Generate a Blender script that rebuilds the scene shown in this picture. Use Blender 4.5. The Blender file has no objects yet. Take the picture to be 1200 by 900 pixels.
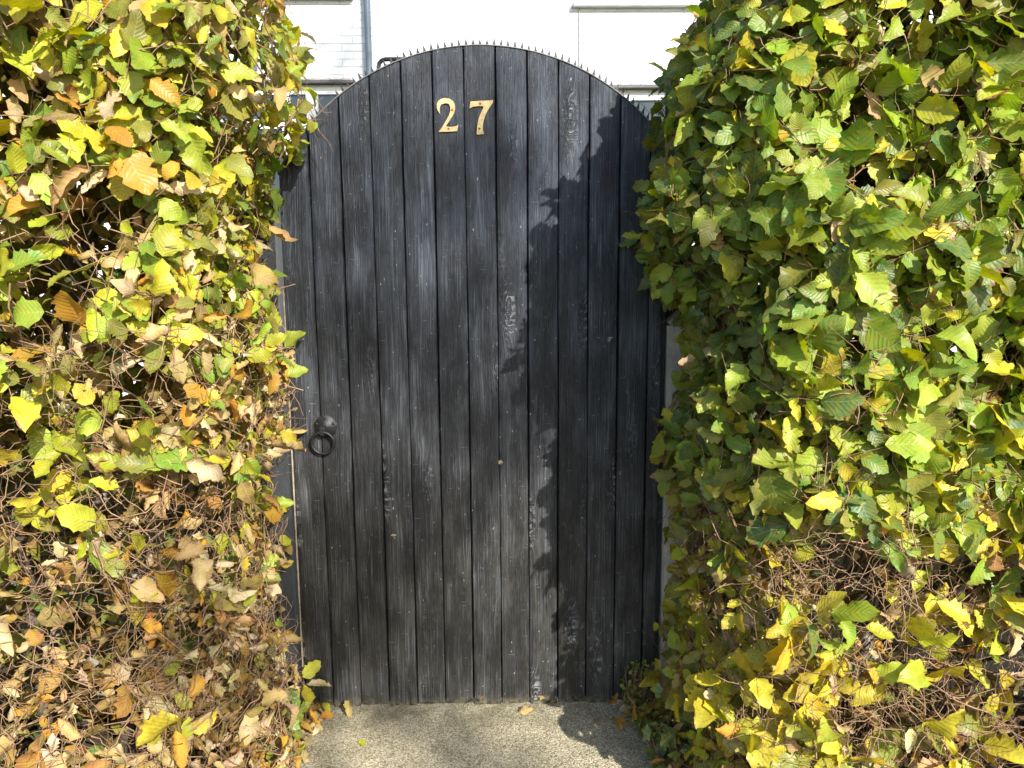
import bpy, bmesh, math, random
import numpy as np
from mathutils import Vector, Matrix
S = bpy.context.scene
COL = S.collection
R = math.radians
rng = np.random.default_rng(27)
random.seed(27)

# ------------------------------------------------------------------ camera
cam_d = bpy.data.cameras.new('camera'); cam = bpy.data.objects.new('camera', cam_d); COL.objects.link(cam)
cr = Vector((0.99980198, -0.01828624, -0.00784904)); cu = Vector((0.01045042, 0.14682101, 0.98910787)); cf = Vector((0.01693466, 0.98899404, -0.14698304))
M4 = Matrix((cr, cu, -cf)).transposed().to_4x4()
M4.translation = Vector((0.63141393, -2.29727965, 1.38301635))
cam.matrix_world = M4
cam_d.sensor_width = 36; cam_d.lens = 36*901/1200; cam_d.clip_start = 0.05; cam_d.clip_end = 500
S.camera = cam
# ------------------------------------------------------------------ light
AZ, EL = R(30), R(31)
sun_dir = Vector((math.sin(AZ)*math.cos(EL), -math.cos(AZ)*math.cos(EL), math.sin(EL)))
W = bpy.data.worlds.new('World'); S.world = W; W.use_nodes = True
wn = W.node_tree; wn.nodes.clear()
sky = wn.nodes.new('ShaderNodeTexSky'); sky.sky_type = 'NISHITA'; sky.sun_disc = False
sky.sun_elevation = EL; sky.sun_rotation = math.atan2(sun_dir.x, sun_dir.y)
bg = wn.nodes.new('ShaderNodeBackground'); bg.inputs[1].default_value = 0.145
wo = wn.nodes.new('ShaderNodeOutputWorld')
wn.links.new(sky.outputs[0], bg.inputs[0]); wn.links.new(bg.outputs[0], wo.inputs[0])
sl = bpy.data.lights.new('sun', 'SUN'); sl.energy = 5.0; sl.angle = R(0.55); sl.color = (1.0, 0.955, 0.88)
so = bpy.data.objects.new('sun', sl); COL.objects.link(so); so.rotation_euler = (-sun_dir).to_track_quat('-Z', 'Y').to_euler()
so.location = (6, -8, 12)
S.view_settings.view_transform = 'Standard'; S.view_settings.look = 'None'; S.view_settings.gamma = 1
S.view_settings.exposure = 0.85
S.cycles.max_bounces = 8; S.cycles.transparent_max_bounces = 8

# ------------------------------------------------------------------ helpers
def tag(o, label=None, cat=None, group=None, kind=None):
    if label: o['label'] = label
    if cat: o['category'] = cat
    if group: o['group'] = group
    if kind: o['kind'] = kind
    return o
def empty(name, loc=(0, 0, 0), rz=0):
    o = bpy.data.objects.new(name, None); COL.objects.link(o); o.location = loc; o.rotation_euler = (0, 0, rz); o.empty_display_size = .1
    return o
def link(name, me, mat, parent=None):
    o = bpy.data.objects.new(name, me); COL.objects.link(o)
    if mat: me.materials.append(mat)
    if parent:
        o.parent = parent
        o.matrix_parent_inverse = Matrix.LocRotScale(parent.location, parent.rotation_euler, parent.scale).inverted()
    return o
def mesh_np(name, V, F, smooth=True, attrs=None):
    """V (n,3); F (m,k) index array"""
    me = bpy.data.meshes.new(name)
    n, (m, k) = len(V), F.shape
    me.vertices.add(n); me.vertices.foreach_set('co', np.ascontiguousarray(V, dtype=np.float32).ravel())
    me.loops.add(m*k); me.loops.foreach_set('vertex_index', np.ascontiguousarray(F, dtype=np.int32).ravel())
    me.polygons.add(m); me.polygons.foreach_set('loop_start', np.arange(0, m*k, k, dtype=np.int32))
    try: me.polygons.foreach_set('loop_total', np.full(m, k, dtype=np.int32))
    except Exception: pass
    me.polygons.foreach_set('use_smooth', np.full(m, smooth))
    if attrs:
        for nm, (typ, arr) in attrs.items():
            a = me.attributes.new(nm, typ, 'POINT')
            a.data.foreach_set('color' if typ == 'FLOAT_COLOR' else 'vector', np.ascontiguousarray(arr, dtype=np.float32).ravel())
    me.update(calc_edges=True); me.validate()
    return me
class MB:
    def __init__(s): s.bm = bmesh.new()
    def box(s, a, b, bev=0.0):
        (x0, y0, z0), (x1, y1, z1) = a, b
        r = bmesh.ops.create_cube(s.bm, size=1)
        bmesh.ops.scale(s.bm, vec=(x1-x0, y1-y0, z1-z0), verts=r['verts'])
        bmesh.ops.translate(s.bm, vec=((x0+x1)/2, (y0+y1)/2, (z0+z1)/2), verts=r['verts'])
        if bev:
            es = list({e for v in r['verts'] for e in v.link_edges})
            bmesh.ops.bevel(s.bm, geom=es, offset=bev, segments=2, affect='EDGES')
        return s
    def tube(s, pts, rad, n=12, closed=False, cap=True):
        pts = [Vector(p) for p in pts]; N = len(pts); rings = []
        ref = None
        for i, p in enumerate(pts):
            if closed: t = pts[(i+1) % N]-pts[i-1]
            else: t = pts[min(i+1, N-1)]-pts[max(i-1, 0)]
            t.normalize()
            if ref is None:
                ref = t.orthogonal().normalized()
            ref = (ref-t*ref.dot(t)).normalized(); b = t.cross(ref)
            rr = rad[i] if hasattr(rad, '__len__') else rad
            rings.append([s.bm.verts.new(p+(ref*math.cos(a)+b*math.sin(a))*rr) for a in [2*math.pi*j/n for j in range(n)]])
        rng_ = range(N) if closed else range(N-1)
        for i in rng_:
            A, B = rings[i], rings[(i+1) % N]
            for j in range(n): s.bm.faces.new((A[j], A[(j+1) % n], B[(j+1) % n], B[j]))
        if not closed and cap:
            s.bm.faces.new(rings[0][::-1]); s.bm.faces.new(rings[-1])
        return s
    def prism(s, pts, y0, y1, bev=0):
        """polygon in x,z extruded from y0 (front) to y1"""
        f = [s.bm.verts.new((x, y0, z)) for x, z in pts]; b = [s.bm.verts.new((x, y1, z)) for x, z in pts]
        n = len(pts)
        F = [s.bm.faces.new(f), s.bm.faces.new(b[::-1])]
        for i in range(n): F.append(s.bm.faces.new((f[i], b[i], b[(i+1) % n], f[(i+1) % n])))
        if bev:
            bmesh.ops.bevel(s.bm, geom=[e for e in F[0].edges], offset=bev, segments=2, affect='EDGES')
        return s
    def lathe(s, c, axis, prof, n=24, mod=None):
        c = Vector(c); ax = Vector(axis).normalized(); u = ax.orthogonal().normalized(); v = ax.cross(u); rings = []
        for (r, h) in prof:
            rings.append([s.bm.verts.new(c+ax*h+(u*math.cos(a)+v*math.sin(a))*(r*(mod(a, r) if mod else 1))) for a in [2*math.pi*j/n for j in range(n)]])
        for A, B in zip(rings, rings[1:]):
            for j in range(n): s.bm.faces.new((A[j], A[(j+1) % n], B[(j+1) % n], B[j]))
        s.bm.faces.new(rings[0][::-1]); s.bm.faces.new(rings[-1])
        return s
    def build(s, name, mat, parent=None, smooth=False, auto=None):
        bmesh.ops.recalc_face_normals(s.bm, faces=s.bm.faces)
        me = bpy.data.meshes.new(name); s.bm.to_mesh(me); s.bm.free()
        if smooth: me.polygons.foreach_set('use_smooth', [True]*len(me.polygons))
        if auto: me.set_sharp_from_angle(angle=R(auto))
        return link(name, me, mat, parent)

# node building
class NT:
    def __init__(s, name):
        s.m = bpy.data.materials.new(name); s.m.use_nodes = True; s.t = s.m.node_tree; s.t.nodes.clear()
        s.out = s.t.nodes.new('ShaderNodeOutputMaterial')
    def n(s, typ, ins=None, **kw):
        nd = s.t.nodes.new(typ)
        for k, v in kw.items(): setattr(nd, k, v)
        for k, v in (ins or {}).items():
            if isinstance(v, bpy.types.NodeSocket): s.t.links.new(v, nd.inputs[k])
            else: nd.inputs[k].default_value = v
        return nd
    def val(s, x): return x
    def math(s, op, a, b=0.0, c=0.0, clamp=False):
        return s.n('ShaderNodeMath', {0: a, 1: b, 2: c}, operation=op, use_clamp=clamp).outputs[0]
    def mix(s, f, a, b, bt='MIX'):
        nd = s.n('ShaderNodeMix', {0: f}, data_type='RGBA', blend_type=bt)
        for i, v in ((6, a), (7, b)):
            if isinstance(v, bpy.types.NodeSocket): s.t.links.new(v, nd.inputs[i])
            else: nd.inputs[i].default_value = (*v, 1) if len(v) == 3 else v
        return nd.outputs[2]
    def ramp(s, f, lo, hi, a=0.0, b=1.0):
        return s.n('ShaderNodeMapRange', {0: f, 1: lo, 2: hi, 3: a, 4: b}, clamp=True).outputs[0]
    def noise(s, vec, scale, detail=4, rough=.55, dist=0.0):
        return s.n('ShaderNodeTexNoise', {'Vector': vec, 'Scale': scale, 'Detail': detail, 'Roughness': rough, 'Distortion': dist}).outputs[0]
    def vmap(s, vec, loc=(0, 0, 0), scale=(1, 1, 1)):
        return s.n('ShaderNodeMapping', {'Vector': vec, 'Location': loc, 'Scale': scale}).outputs[0]
    def bsdf(s, col, rough=.6, spec=.5, metal=0.0, bump=None, bd=.001, bs=1.0, **kw):
        ins = {'Roughness': rough, 'Metallic': metal, 'Specular IOR Level': spec}
        b = s.n('ShaderNodeBsdfPrincipled', ins)
        if isinstance(col, bpy.types.NodeSocket): s.t.links.new(col, b.inputs['Base Color'])
        else: b.inputs['Base Color'].default_value = (*col, 1)
        for k, v in kw.items(): b.inputs[k].default_value = v
        if bump is not None:
            bn = s.n('ShaderNodeBump', {'Height': bump, 'Distance': bd, 'Strength': bs}); s.t.links.new(bn.outputs[0], b.inputs['Normal'])
        return b.outputs[0]
    def done(s, sh): s.t.links.new(sh, s.out.inputs[0]); return s.m

def simple(name, col, rough=.6, metal=0.0, var=.25, scale=8., bd=.001, dark=None):
    t = NT(name); g = t.n('ShaderNodeNewGeometry').outputs['Position']
    n1 = t.noise(g, scale, 5, .6); n2 = t.noise(g, scale*9, 3, .6)
    c2 = dark or tuple(c*(1-var*1.5) for c in col)
    c = t.mix(t.ramp(n1, .3, .7), col, c2)
    c = t.mix(t.ramp(n2, .45, .8, 0, var), c, tuple(min(1, v*1.5+.01) for v in col))
    return t.done(t.bsdf(c, rough, .4, metal, t.math('ADD', n1, n2), bd))

# ---- leaf material
def leaf_material(name, rough=.42, transl=.38, browning=1.0, vein=1.0, spec=.45):
    t = NT(name)
    tint = t.n('ShaderNodeAttribute', attribute_name='tint').outputs['Color']
    pr = t.n('ShaderNodeSeparateXYZ', {0: t.n('ShaderNodeAttribute', attribute_name='luv').outputs['Vector']})
    u, v, br = pr.outputs[0], pr.outputs[1], pr.outputs[2]      # across, along, browning
    pos = t.n('ShaderNodeNewGeometry').outputs['Position']
    au = t.math('ABSOLUTE', u)
    ph = t.math('SUBTRACT', t.math('MULTIPLY', v, 9.0), t.math('MULTIPLY', au, 2.1))
    saw = t.math('ABSOLUTE', t.math('SUBTRACT', t.math('FRACT', ph), .5))          # 0..0.5, veins at .5
    veins = t.math('MAXIMUM', t.ramp(saw, .40, .49), t.ramp(au, .07, .02))
    blotch = t.noise(pos, 55., 4, .6); fine = t.noise(pos, 260., 3, .6); big = t.noise(pos, 24., 2, .5)
    c = t.mix(t.ramp(blotch, .38, .62, 0, .65), tint, t.mix(.75, tint, (.42, .36, .03)))          # green and yellow mottling
    c = t.mix(t.math('MULTIPLY', t.ramp(big, .35, .65), .5), c, t.mix(.5, c, (.06, .10, .02)))
    c = t.mix(t.ramp(fine, .4, .8, 0, .22), c, (.12, .08, .02))
    edge = t.math('MULTIPLY', au, t.ramp(v, 0, 1, .6, 1.25))
    e2 = t.math('ADD', t.math('ADD', edge, t.math('MULTIPLY', t.math('SUBTRACT', blotch, .5), 1.8)), t.math('SUBTRACT', br, 1.0))
    brown = t.mix(t.ramp(fine, .35, .65), (.30, .135, .045), (.14, .06, .03))
    c = t.mix(t.ramp(e2, .25, .6, 0, browning), c, brown)
    spot = t.math('MULTIPLY', t.ramp(t.noise(pos, 420., 2, .5), .66, .70), t.ramp(t.math('ADD', br, big), .55, .85)); c = t.mix(t.math('MULTIPLY', spot, .8*browning), c, (.16, .07, .03))
    c = t.mix(t.math('MULTIPLY', t.math('MULTIPLY', veins, t.ramp(blotch, .66, .44)), .42*vein), c, t.mix(.45, c, (.75, .72, .38)))
    h = t.math('ADD', t.math('MULTIPLY', saw, -1.2), t.math('MULTIPLY', fine, .35))
    bn = t.n('ShaderNodeBump', {'Height': h, 'Distance': .0010, 'Strength': .75})
    b = t.n('ShaderNodeBsdfPrincipled', {'Roughness': rough, 'Specular IOR Level': spec, 'Base Color': c, 'Normal': bn.outputs[0]})
    sat = t.n('ShaderNodeHueSaturation', {'Saturation': 1.15, 'Value': 1.1, 'Color': c}).outputs[0]
    tr = t.n('ShaderNodeBsdfTranslucent', {'Color': sat, 'Normal': bn.outputs[0]})
    mx = t.n('ShaderNodeMixShader', {0: transl, 1: b.outputs[0], 2: tr.outputs[0]})
    return t.done(mx.outputs[0])
m_leaf = leaf_material('beech_leaf')
m_dry = leaf_material('withered_leaf', rough=.7, transl=.22, browning=.55, vein=.9, spec=.2)
m_ivy = leaf_material('ivy_leaf', rough=.3, transl=.12, browning=.1, vein=1.5, spec=.6)
m_twig = simple('twig_bark', (.37, .235, .13), .75, 0, .35, 45, .0006, dark=(.14, .08, .045))
m_stem = simple('stem_bark', (.15, .115, .085), .85, 0, .4, 60, .002, dark=(.07, .055, .04))

# ------------------------------------------------------------------ leaf prototypes
def leaf_proto(seed, Wd=.31, fold=.3, bend=.5, wave=.03, pleat=.012, crump=0.0, NR=13, NC=5, rip=.15):
    r = np.random.default_rng(seed)
    t = np.linspace(0, 1, NR); us = np.linspace(-1, 1, NC)
    w = (t+.015)**.60*(1.012-t)**.88; w = w/w.max()*Wd; w[-1] = .004; w[0] = .02
    alt = np.where(np.arange(NR) % 2 == 0, 1., -1.); rag = r.uniform(-.5, 1.2, (NR, 2)); bite = np.where(r.random((NR, 2)) < (.10 if NR > 8 else 0), r.uniform(.55, .85, (NR, 2)), 1.)
    V = np.zeros((NR, NC, 3)); A = np.zeros((NR, NC, 2))
    f2, ph = r.uniform(7, 14), r.uniform(0, 6, 2)
    asym = r.uniform(-.06, .06)
    # bend along the length
    ang = np.cumsum(np.full(NR, bend/NR)*(0.5+t)); yy = np.concatenate([[0], np.cumsum(np.cos(ang[:-1])/(NR-1))]); zz = np.concatenate([[0], np.cumsum(-np.sin(ang[:-1])/(NR-1))])
    for j, u in enumerate(us):
        ww = w*(1+asym*np.sign(u))*(bite[:, 0 if u < 0 else 1] if abs(u) > .9 else 1)*(1+(rip*alt*rag[:, 0 if u < 0 else 1]+rip*.6*(rag[:, 0 if u < 0 else 1]-.3) if abs(u) > .9 else 0))
        x = u*ww*math.cos(fold*abs(u))
        z = abs(u)*ww*math.sin(fold)+pleat*alt*abs(u)+wave*np.sin(f2*t+ph[0 if u < 0 else 1])*u*u
        dy = .10*abs(u)*w                                 # side veins run forward
        if crump: z = z+crump*(r.normal(0, 1, NR))*(.3+abs(u)); x = x+crump*.5*r.normal(0, 1, NR)
        V[:, j, 0] = x; V[:, j, 1] = yy+dy*np.cos(ang); V[:, j, 2] = zz+z*np.cos(ang)
        A[:, j, 0] = u; A[:, j, 1] = t
    V[0, :, 0] *= .3
    idx = np.arange(NR*NC).reshape(NR, NC)
    F = np.stack([idx[:-1, :-1], idx[:-1, 1:], idx[1:, 1:], idx[1:, :-1]], -1).reshape(-1, 4)
    return V.reshape(-1, 3), A.reshape(-1, 2), F
GREEN = [leaf_proto(i, Wd=rng.uniform(.26, .38), fold=rng.uniform(.02, .6), bend=rng.uniform(-.5, 1.3), wave=rng.uniform(.02, .075), pleat=rng.uniform(.006, .014)) for i in range(26)]
DRY = [leaf_proto(100+i, Wd=rng.uniform(.26, .34), fold=rng.uniform(.2, 1.1)*rng.choice([-1, 1], p=[.3, .7]), bend=rng.uniform(-1.8, 2.4), wave=rng.uniform(.03, .09), pleat=rng.uniform(.01, .022), crump=rng.uniform(.010, .030)) for i in range(22)]
CHEAP = [leaf_proto(300+i, NR=4, NC=3, fold=rng.uniform(.2, .8), bend=rng.uniform(-1, 1), pleat=0, rip=0) for i in range(5)]
def ivy_proto(seed):
    r = np.random.default_rng(seed)
    # five lobes around a centre
    n = 20; a = np.linspace(-math.pi*.5, math.pi*1.5, n, endpoint=False)
    rad = .38+.09*np.cos(5*(a-math.pi/2))*np.where(np.sin(a) > -.6, 1, .3)+r.uniform(-.02, .02, n); rad = rad*(1+.22*np.maximum(0, np.sin(a)))
    ring = np.stack([rad*np.cos(a), .38+rad*np.sin(a), .05*np.cos(3*a+r.uniform(0, 6))], -1)
    mid = np.stack([rad*.5*np.cos(a), .38+rad*.5*np.sin(a), .03+0*a], -1)
    V = np.concatenate([ring, mid, [[0, .36, .0]]])
    A = np.stack([V[:, 0]*1.6, V[:, 1]], -1)
    F = [[i, (i+1) % n, n+(i+1) % n, n+i] for i in range(n)]+[[n+i, n+(i+1) % n, n+(i+2) % n, 2*n] for i in range(0, n, 2)]
    return V, A, np.array(F)
IVY = [ivy_proto(i) for i in range(5)]

def norm(a): return a/np.maximum(np.linalg.norm(a, axis=-1, keepdims=True), 1e-9)
def leaves_mesh(name, protos, P, axis, nrm, size, tint, brown):
    """P base points, axis = length direction, nrm = face normal"""
    axis = norm(axis); x = norm(np.cross(axis, nrm)); n = np.cross(x, axis)
    pid = rng.integers(0, len(protos), len(P)); Vs, Fs, Ts, As = [], [], [], []; off = 0
    for k, (pv, pa, pf) in enumerate(protos):
        I = np.where(pid == k)[0]
        if not len(I): continue
        B = np.stack([x[I], axis[I], n[I]], 1)                     # (m,3,3)
        sc = np.ones((len(I), 1, 3)); sc[:, 0, 0] = rng.uniform(.85, 1.15, len(I)); sc[:, 0, 2] = rng.uniform(.6, 1.3, len(I))
        v = np.einsum('mvk,mkd->mvd', pv[None]*sc, B)*size[I][:, None, None]+P[I][:, None]
        Vs.append(v.reshape(-1, 3)); nv = len(pv)
        Fs.append((pf[None]+(off+np.arange(len(I))*nv)[:, None, None]).reshape(-1, 4)); off += nv*len(I)
        t4 = np.concatenate([tint[I], np.ones((len(I), 1))], 1); Ts.append(np.repeat(t4, nv, 0))
        a = np.concatenate([np.tile(pa, (len(I), 1)), np.repeat(brown[I], nv)[:, None]], 1); As.append(a)
    return mesh_np(name, np.concatenate(Vs), np.concatenate(Fs), True, {'tint': ('FLOAT_COLOR', np.concatenate(Ts)), 'luv': ('FLOAT_VECTOR', np.concatenate(As))})
def tubes_mesh(name, L, rad, k=4):
    """L (n,m,3) polylines, rad (n,m)"""
    n, m, _ = L.shape
    t = np.empty_like(L); t[:, 1:-1] = L[:, 2:]-L[:, :-2]; t[:, 0] = L[:, 1]-L[:, 0]; t[:, -1] = L[:, -1]-L[:, -2]; t = norm(t)
    ref = norm(rng.normal(size=(n, 1, 3))); a = norm(np.cross(t, ref)); b = np.cross(t, a)
    th = np.arange(k)*2*math.pi/k
    V = L[:, :, None]+rad[:, :, None, None]*(a[:, :, None]*np.cos(th)[None, None, :, None]+b[:, :, None]*np.sin(th)[None, None, :, None])
    idx = np.arange(n*m*k).reshape(n, m, k); nx = np.roll(idx, -1, 2)
    F = np.stack([idx[:, :-1], nx[:, :-1], nx[:, 1:], idx[:, 1:]], -1).reshape(-1, 4)
    return mesh_np(name, V.reshape(-1, 3), F)
_ph = rng.uniform(0, 6.28, (12, 3)); _fr = rng.normal(0, 1, (12, 3))
def lf(p, s):       # low frequency noise, about -1..1
    q = p*s; o = 0
    for i in range(12): o = o+np.sin(q@_fr[i]+_ph[i, 0])
    return o/3.2
def sst(x, a, b): t = np.clip((x-a)/(b-a), 0, 1); return t*t*(3-2*t)

PAL = dict(dark=(.06, .16, .05), green=(.16, .31, .04), lime=(.37, .51, .05), ygreen=(.54, .56, .035), yellow=(.80, .65, .05), orange=(.66, .30, .04), olive=(.27, .28, .06), tan=(.58, .37, .19), pale=(.68, .52, .35), rust=(.33, .13, .05), brown=(.22, .12, .06))
def pick(names, probs):
    """probs (n,k)"""
    c = np.array([PAL[q] for q in names]); pr = probs/probs.sum(1, keepdims=True); cs = np.cumsum(pr, 1)
    i = (rng.random((len(probs), 1)) > cs).sum(1).clip(0, len(names)-1)
    return c[i]*rng.uniform(.75, 1.25, (len(probs), 1))*rng.uniform(.9, 1.1, (len(probs), 3)), i

# ------------------------------------------------------------------ the hedges
TOP = 2.45
def hedge(side):
    """side -1: left of the gate, +1: right.  Surface = front face, rounded corner, inner face beside the gate."""
    L = side < 0
    YF, RC, far = -.72, .22, (1.65 if L else 1.75)
    def cx(z):      # the inner face's X offset from the gate's edge, outwards positive
        if L: return -.052+.12*sst(z, 1.98, 2.4)+.015*np.sin(z*5)+.045*sst(z, 1.25, .7)
        return -.02+.065*sst(z, 1.5, 1.15)+.20*sst(z, 1.90, 2.35)+.02*np.sin(z*6+1)
    X0 = 0.0 if L else 1.12
    S1 = far; S2 = RC*math.pi/2; S3 = -YF-RC-.03
    def surf(s, z):
        c = cx(z)
        x = np.where(s < S1, c+RC+(S1-s), 0.); y = np.full_like(s, YF); nx = np.zeros_like(s); ny = -np.ones_like(s)
        a = (s-S1)/RC; m = (s >= S1) & (s < S1+S2)
        x = np.where(m, c+RC-RC*np.sin(a), x); y = np.where(m, YF+RC-RC*np.cos(a), y); nx = np.where(m, -np.sin(a), nx); ny = np.where(m, -np.cos(a), ny)
        m = s >= S1+S2
        x = np.where(m, c, x); y = np.where(m, YF+RC+(s-S1-S2), y); nx = np.where(m, -1., nx); ny = np.where(m, 0., ny)
        # rounding towards the top
        k = sst(z, TOP-.3, TOP)
        y = y+.18*k*(ny < -.1)
        P = np.stack([X0+side*x, y, z], -1); N = norm(np.stack([side*nx, ny, .9*k], -1))
        b = lf(P, 5.)*.04+lf(P+7, 14.)*.028
        return P+N*b[:, None], N
    def sample(n, zlo=.04, zhi=TOP):
        s = rng.uniform(0, S1+S2+S3, n); z = rng.uniform(zlo, zhi, n)
        return surf(s, z), s
    area = (S1+S2+S3)*TOP
    # --- leafy sprays
    Ns = int(area*(450 if L else 580))
    (P, N), s = sample(Ns)
    z = P[:, 2]; q = lf(P+3, 3.2); x = P[:, 0]
    if L: dens = .38+.47*sst(z, .75, 1.45)+.25*q*sst(1.9-z, 0, .3)
    else:
        dens = .22-.10*sst(x, 1.35, 1.5)+.78*sst(z, .48, .98)+.14*q+.16*(s > S1+S2*.7)*sst(z, 1.0, .7)
        cl = np.exp(-((x-1.22)/.16)**2-((z-.33)/.14)**2); dens = dens+.8*cl
        hole = np.exp(-((x-1.72)/.18)**2-((z-1.72)/.14)**2); dens = dens-.6*hole
    dens = dens-.65*sst(lf(P+21, 15.), .2, .7)
    keep = rng.random(Ns) < dens
    P, N, z, s = P[keep], N[keep], z[keep], s[keep]; n = len(P)
    inner = s > S1+S2*.5
    tang = norm(np.cross(N, rng.normal(size=(n, 3))))
    dirn = norm(N*rng.uniform(.1, .75, (n, 1))+tang*.9+np.array([0, 0, .18]))
    depth = rng.exponential(.035, n)-.015
    tip = P-N*depth[:, None]; ln = rng.uniform(.08, .17, n)
    base = tip-dirn*ln[:, None]-N*.02
    mid = (tip+base)/2+rng.normal(0, .006, (n, 3))
    sprayn = norm(N*.75+np.array([.16, -.25, .5])+rng.normal(0, .46, (n, 3)))
    if not L: sprayn = norm(sprayn+np.array([.1, -.2, .1]))
    spr = [base, mid, tip]
    K = 6
    LP, LA, LN, LS, LI, LD, TW = [], [], [], [], [], [], []
    side_v = norm(np.cross(dirn, sprayn))
    for k in range(K):
        f = (k+.6)/K; sg = 1 if k % 2 else -1
        ok = rng.random(n) < (.9 if L else .93)
        p = base+(tip-base)*f+rng.normal(0, .003, (n, 3))
        if k == K-1: a = dirn+rng.normal(0, .2, (n, 3))
        else: a = dirn*.75+side_v*sg*.85+rng.normal(0, .25, (n, 3))
        a = norm(a+np.array([0, 0, -.28]))
        nn = norm(sprayn+rng.normal(0, .42, (n, 3)))
        pet = .008
        LP.append((p+a*pet)[ok]); LA.append(a[ok]); LN.append(nn[ok]); LS.append(((.042+.076*rng.beta(1.6, 2.2, n))*(.72+.36*f)*np.where(inner, .80, 1))[ok]); LI.append(np.where(ok)[0]); LD.append(depth[ok])
    LP, LA, LN, LS, LI, LD = map(np.concatenate, (LP, LA, LN, LS, LI, LD))
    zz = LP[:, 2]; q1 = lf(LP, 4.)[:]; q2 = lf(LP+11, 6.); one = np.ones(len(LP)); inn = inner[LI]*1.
    srand = rng.random(n)[LI]       # leaves of one spray look alike
    if L:
        up = sst(zz, .8, 1.5)
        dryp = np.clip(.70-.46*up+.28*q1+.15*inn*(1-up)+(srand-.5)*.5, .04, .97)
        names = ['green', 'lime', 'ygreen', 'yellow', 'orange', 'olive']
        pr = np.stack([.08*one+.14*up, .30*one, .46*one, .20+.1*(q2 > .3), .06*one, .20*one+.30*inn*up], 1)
    else:
        up = sst(zz, .55, 1.0)
        dryp = np.clip(.20-.17*up+.10*q1*(1-up)+.16*sst(zz, 1.85, 2.1)+(srand-.5)*.12, .015, .9)
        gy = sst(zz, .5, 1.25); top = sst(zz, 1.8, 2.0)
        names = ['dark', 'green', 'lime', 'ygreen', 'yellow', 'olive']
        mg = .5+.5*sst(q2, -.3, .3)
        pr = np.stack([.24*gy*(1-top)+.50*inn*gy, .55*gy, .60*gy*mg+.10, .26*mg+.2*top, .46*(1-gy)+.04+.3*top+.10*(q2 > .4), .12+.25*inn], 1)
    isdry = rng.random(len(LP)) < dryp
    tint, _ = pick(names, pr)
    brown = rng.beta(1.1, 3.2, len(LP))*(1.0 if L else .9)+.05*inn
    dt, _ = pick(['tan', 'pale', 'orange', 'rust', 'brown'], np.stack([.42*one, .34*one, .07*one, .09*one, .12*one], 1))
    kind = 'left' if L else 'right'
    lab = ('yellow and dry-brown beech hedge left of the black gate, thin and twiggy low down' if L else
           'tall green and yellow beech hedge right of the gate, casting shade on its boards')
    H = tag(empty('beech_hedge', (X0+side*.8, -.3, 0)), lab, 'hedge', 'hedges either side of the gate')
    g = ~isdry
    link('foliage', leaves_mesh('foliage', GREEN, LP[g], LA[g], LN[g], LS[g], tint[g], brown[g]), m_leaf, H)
    d = isdry
    la = norm(LA[d]+np.array([0, 0, -.7])+rng.normal(0, .3, (d.sum(), 3)))
    P1 = [LP[d], la, norm(LN[d]+rng.normal(0, .5, (d.sum(), 3))), LS[d]*rng.uniform(.7, 1.1, d.sum()), dt[d], rng.uniform(0, .8, d.sum())]
    # withered leaves caught lower down inside the twigs
    nd = int(area*(380 if L else 140)); (Pd, Nd), sd = sample(nd, .02, 1.6 if L else 1.0)
    kk = rng.random(nd) < np.clip(1.1-.62*Pd[:, 2]+.4*lf(Pd, 5.), 0, 1); Pd, Nd = Pd[kk], Nd[kk]; nd = len(Pd)
    Pd = Pd-Nd*rng.uniform(.01, .2, (nd, 1)); dt2, _ = pick(['tan', 'pale', 'orange', 'rust', 'brown'], np.tile([.36, .22, .1, .14, .18], (nd, 1)))
    P2 = [Pd, norm(rng.normal(0, 1, (nd, 3))+np.array([0, 0, -.6])), norm(rng.normal(0, .8, (nd, 3))+Nd), rng.uniform(.03, .085, nd), dt2, rng.uniform(0, .8, nd)]
    link('withered_leaves', leaves_mesh('withered_leaves', DRY, *[np.concatenate([a, b]) for a, b in zip(P1, P2)]), m_dry, H)
    # --- inner cheap leaves through the depth of the hedge
    ni = int(far*.62*TOP*(8200 if L else 8200)); xi = X0+side*(rng.uniform(.03, far+.15, ni)); zi = rng.uniform(.05, TOP-.05, ni); yi = rng.uniform(-.50, .26, ni)
    Pi = np.stack([xi, yi, zi], -1); ki = rng.random(ni) < (.45 if L else .08)+(.55 if L else .92)*sst(zi, .6 if not L else .75, 1.2)
    ki &= ~((yi > -.05) & (side*(xi-X0) < .09))
    ki &= side*(xi-X0) > cx(zi)+.055
    Pi = Pi[ki]; ni = len(Pi); ti, _ = pick(['olive', 'brown', 'dark', 'rust', 'tan'], np.tile([.3, .3, .2, .1, .1], (ni, 1)))
    link('inner_foliage', leaves_mesh('inner_foliage', CHEAP, Pi, rng.normal(0, 1, (ni, 3)), rng.normal(0, 1, (ni, 3)), rng.uniform(.05, .085, ni), ti, rng.uniform(0, .6, ni)), m_dry, H)
    # --- twigs: the sprays' own, then the bramble of bare ones
    Ltw = np.stack(spr, 1); rt = np.tile([.0016, .0012, .0007], (n, 1))
    # finer zig-zag resampling
    link('spray_twigs', tubes_mesh('spray_twigs', Ltw, rt, 4), m_twig, H)
    nb = int(area*(1700 if L else 2500)); (Pb, Nb), sb = sample(nb, .03, TOP-.05); zb = Pb[:, 2]
    kb = rng.random(nb)*(1+(0 if L else 1.0)*(sb > S1+S2*.7)) < .22+.78*sst(1.35-zb, -.2, .6) + (0 if L else .5*np.exp(-((Pb[:, 0]-1.72)/.2)**2-((zb-1.75)/.2)**2)); Pb, Nb = Pb[kb], Nb[kb]; nb = len(Pb)
    Pb = Pb-Nb*rng.exponential(.06, (nb, 1))+Nb*.01
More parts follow.
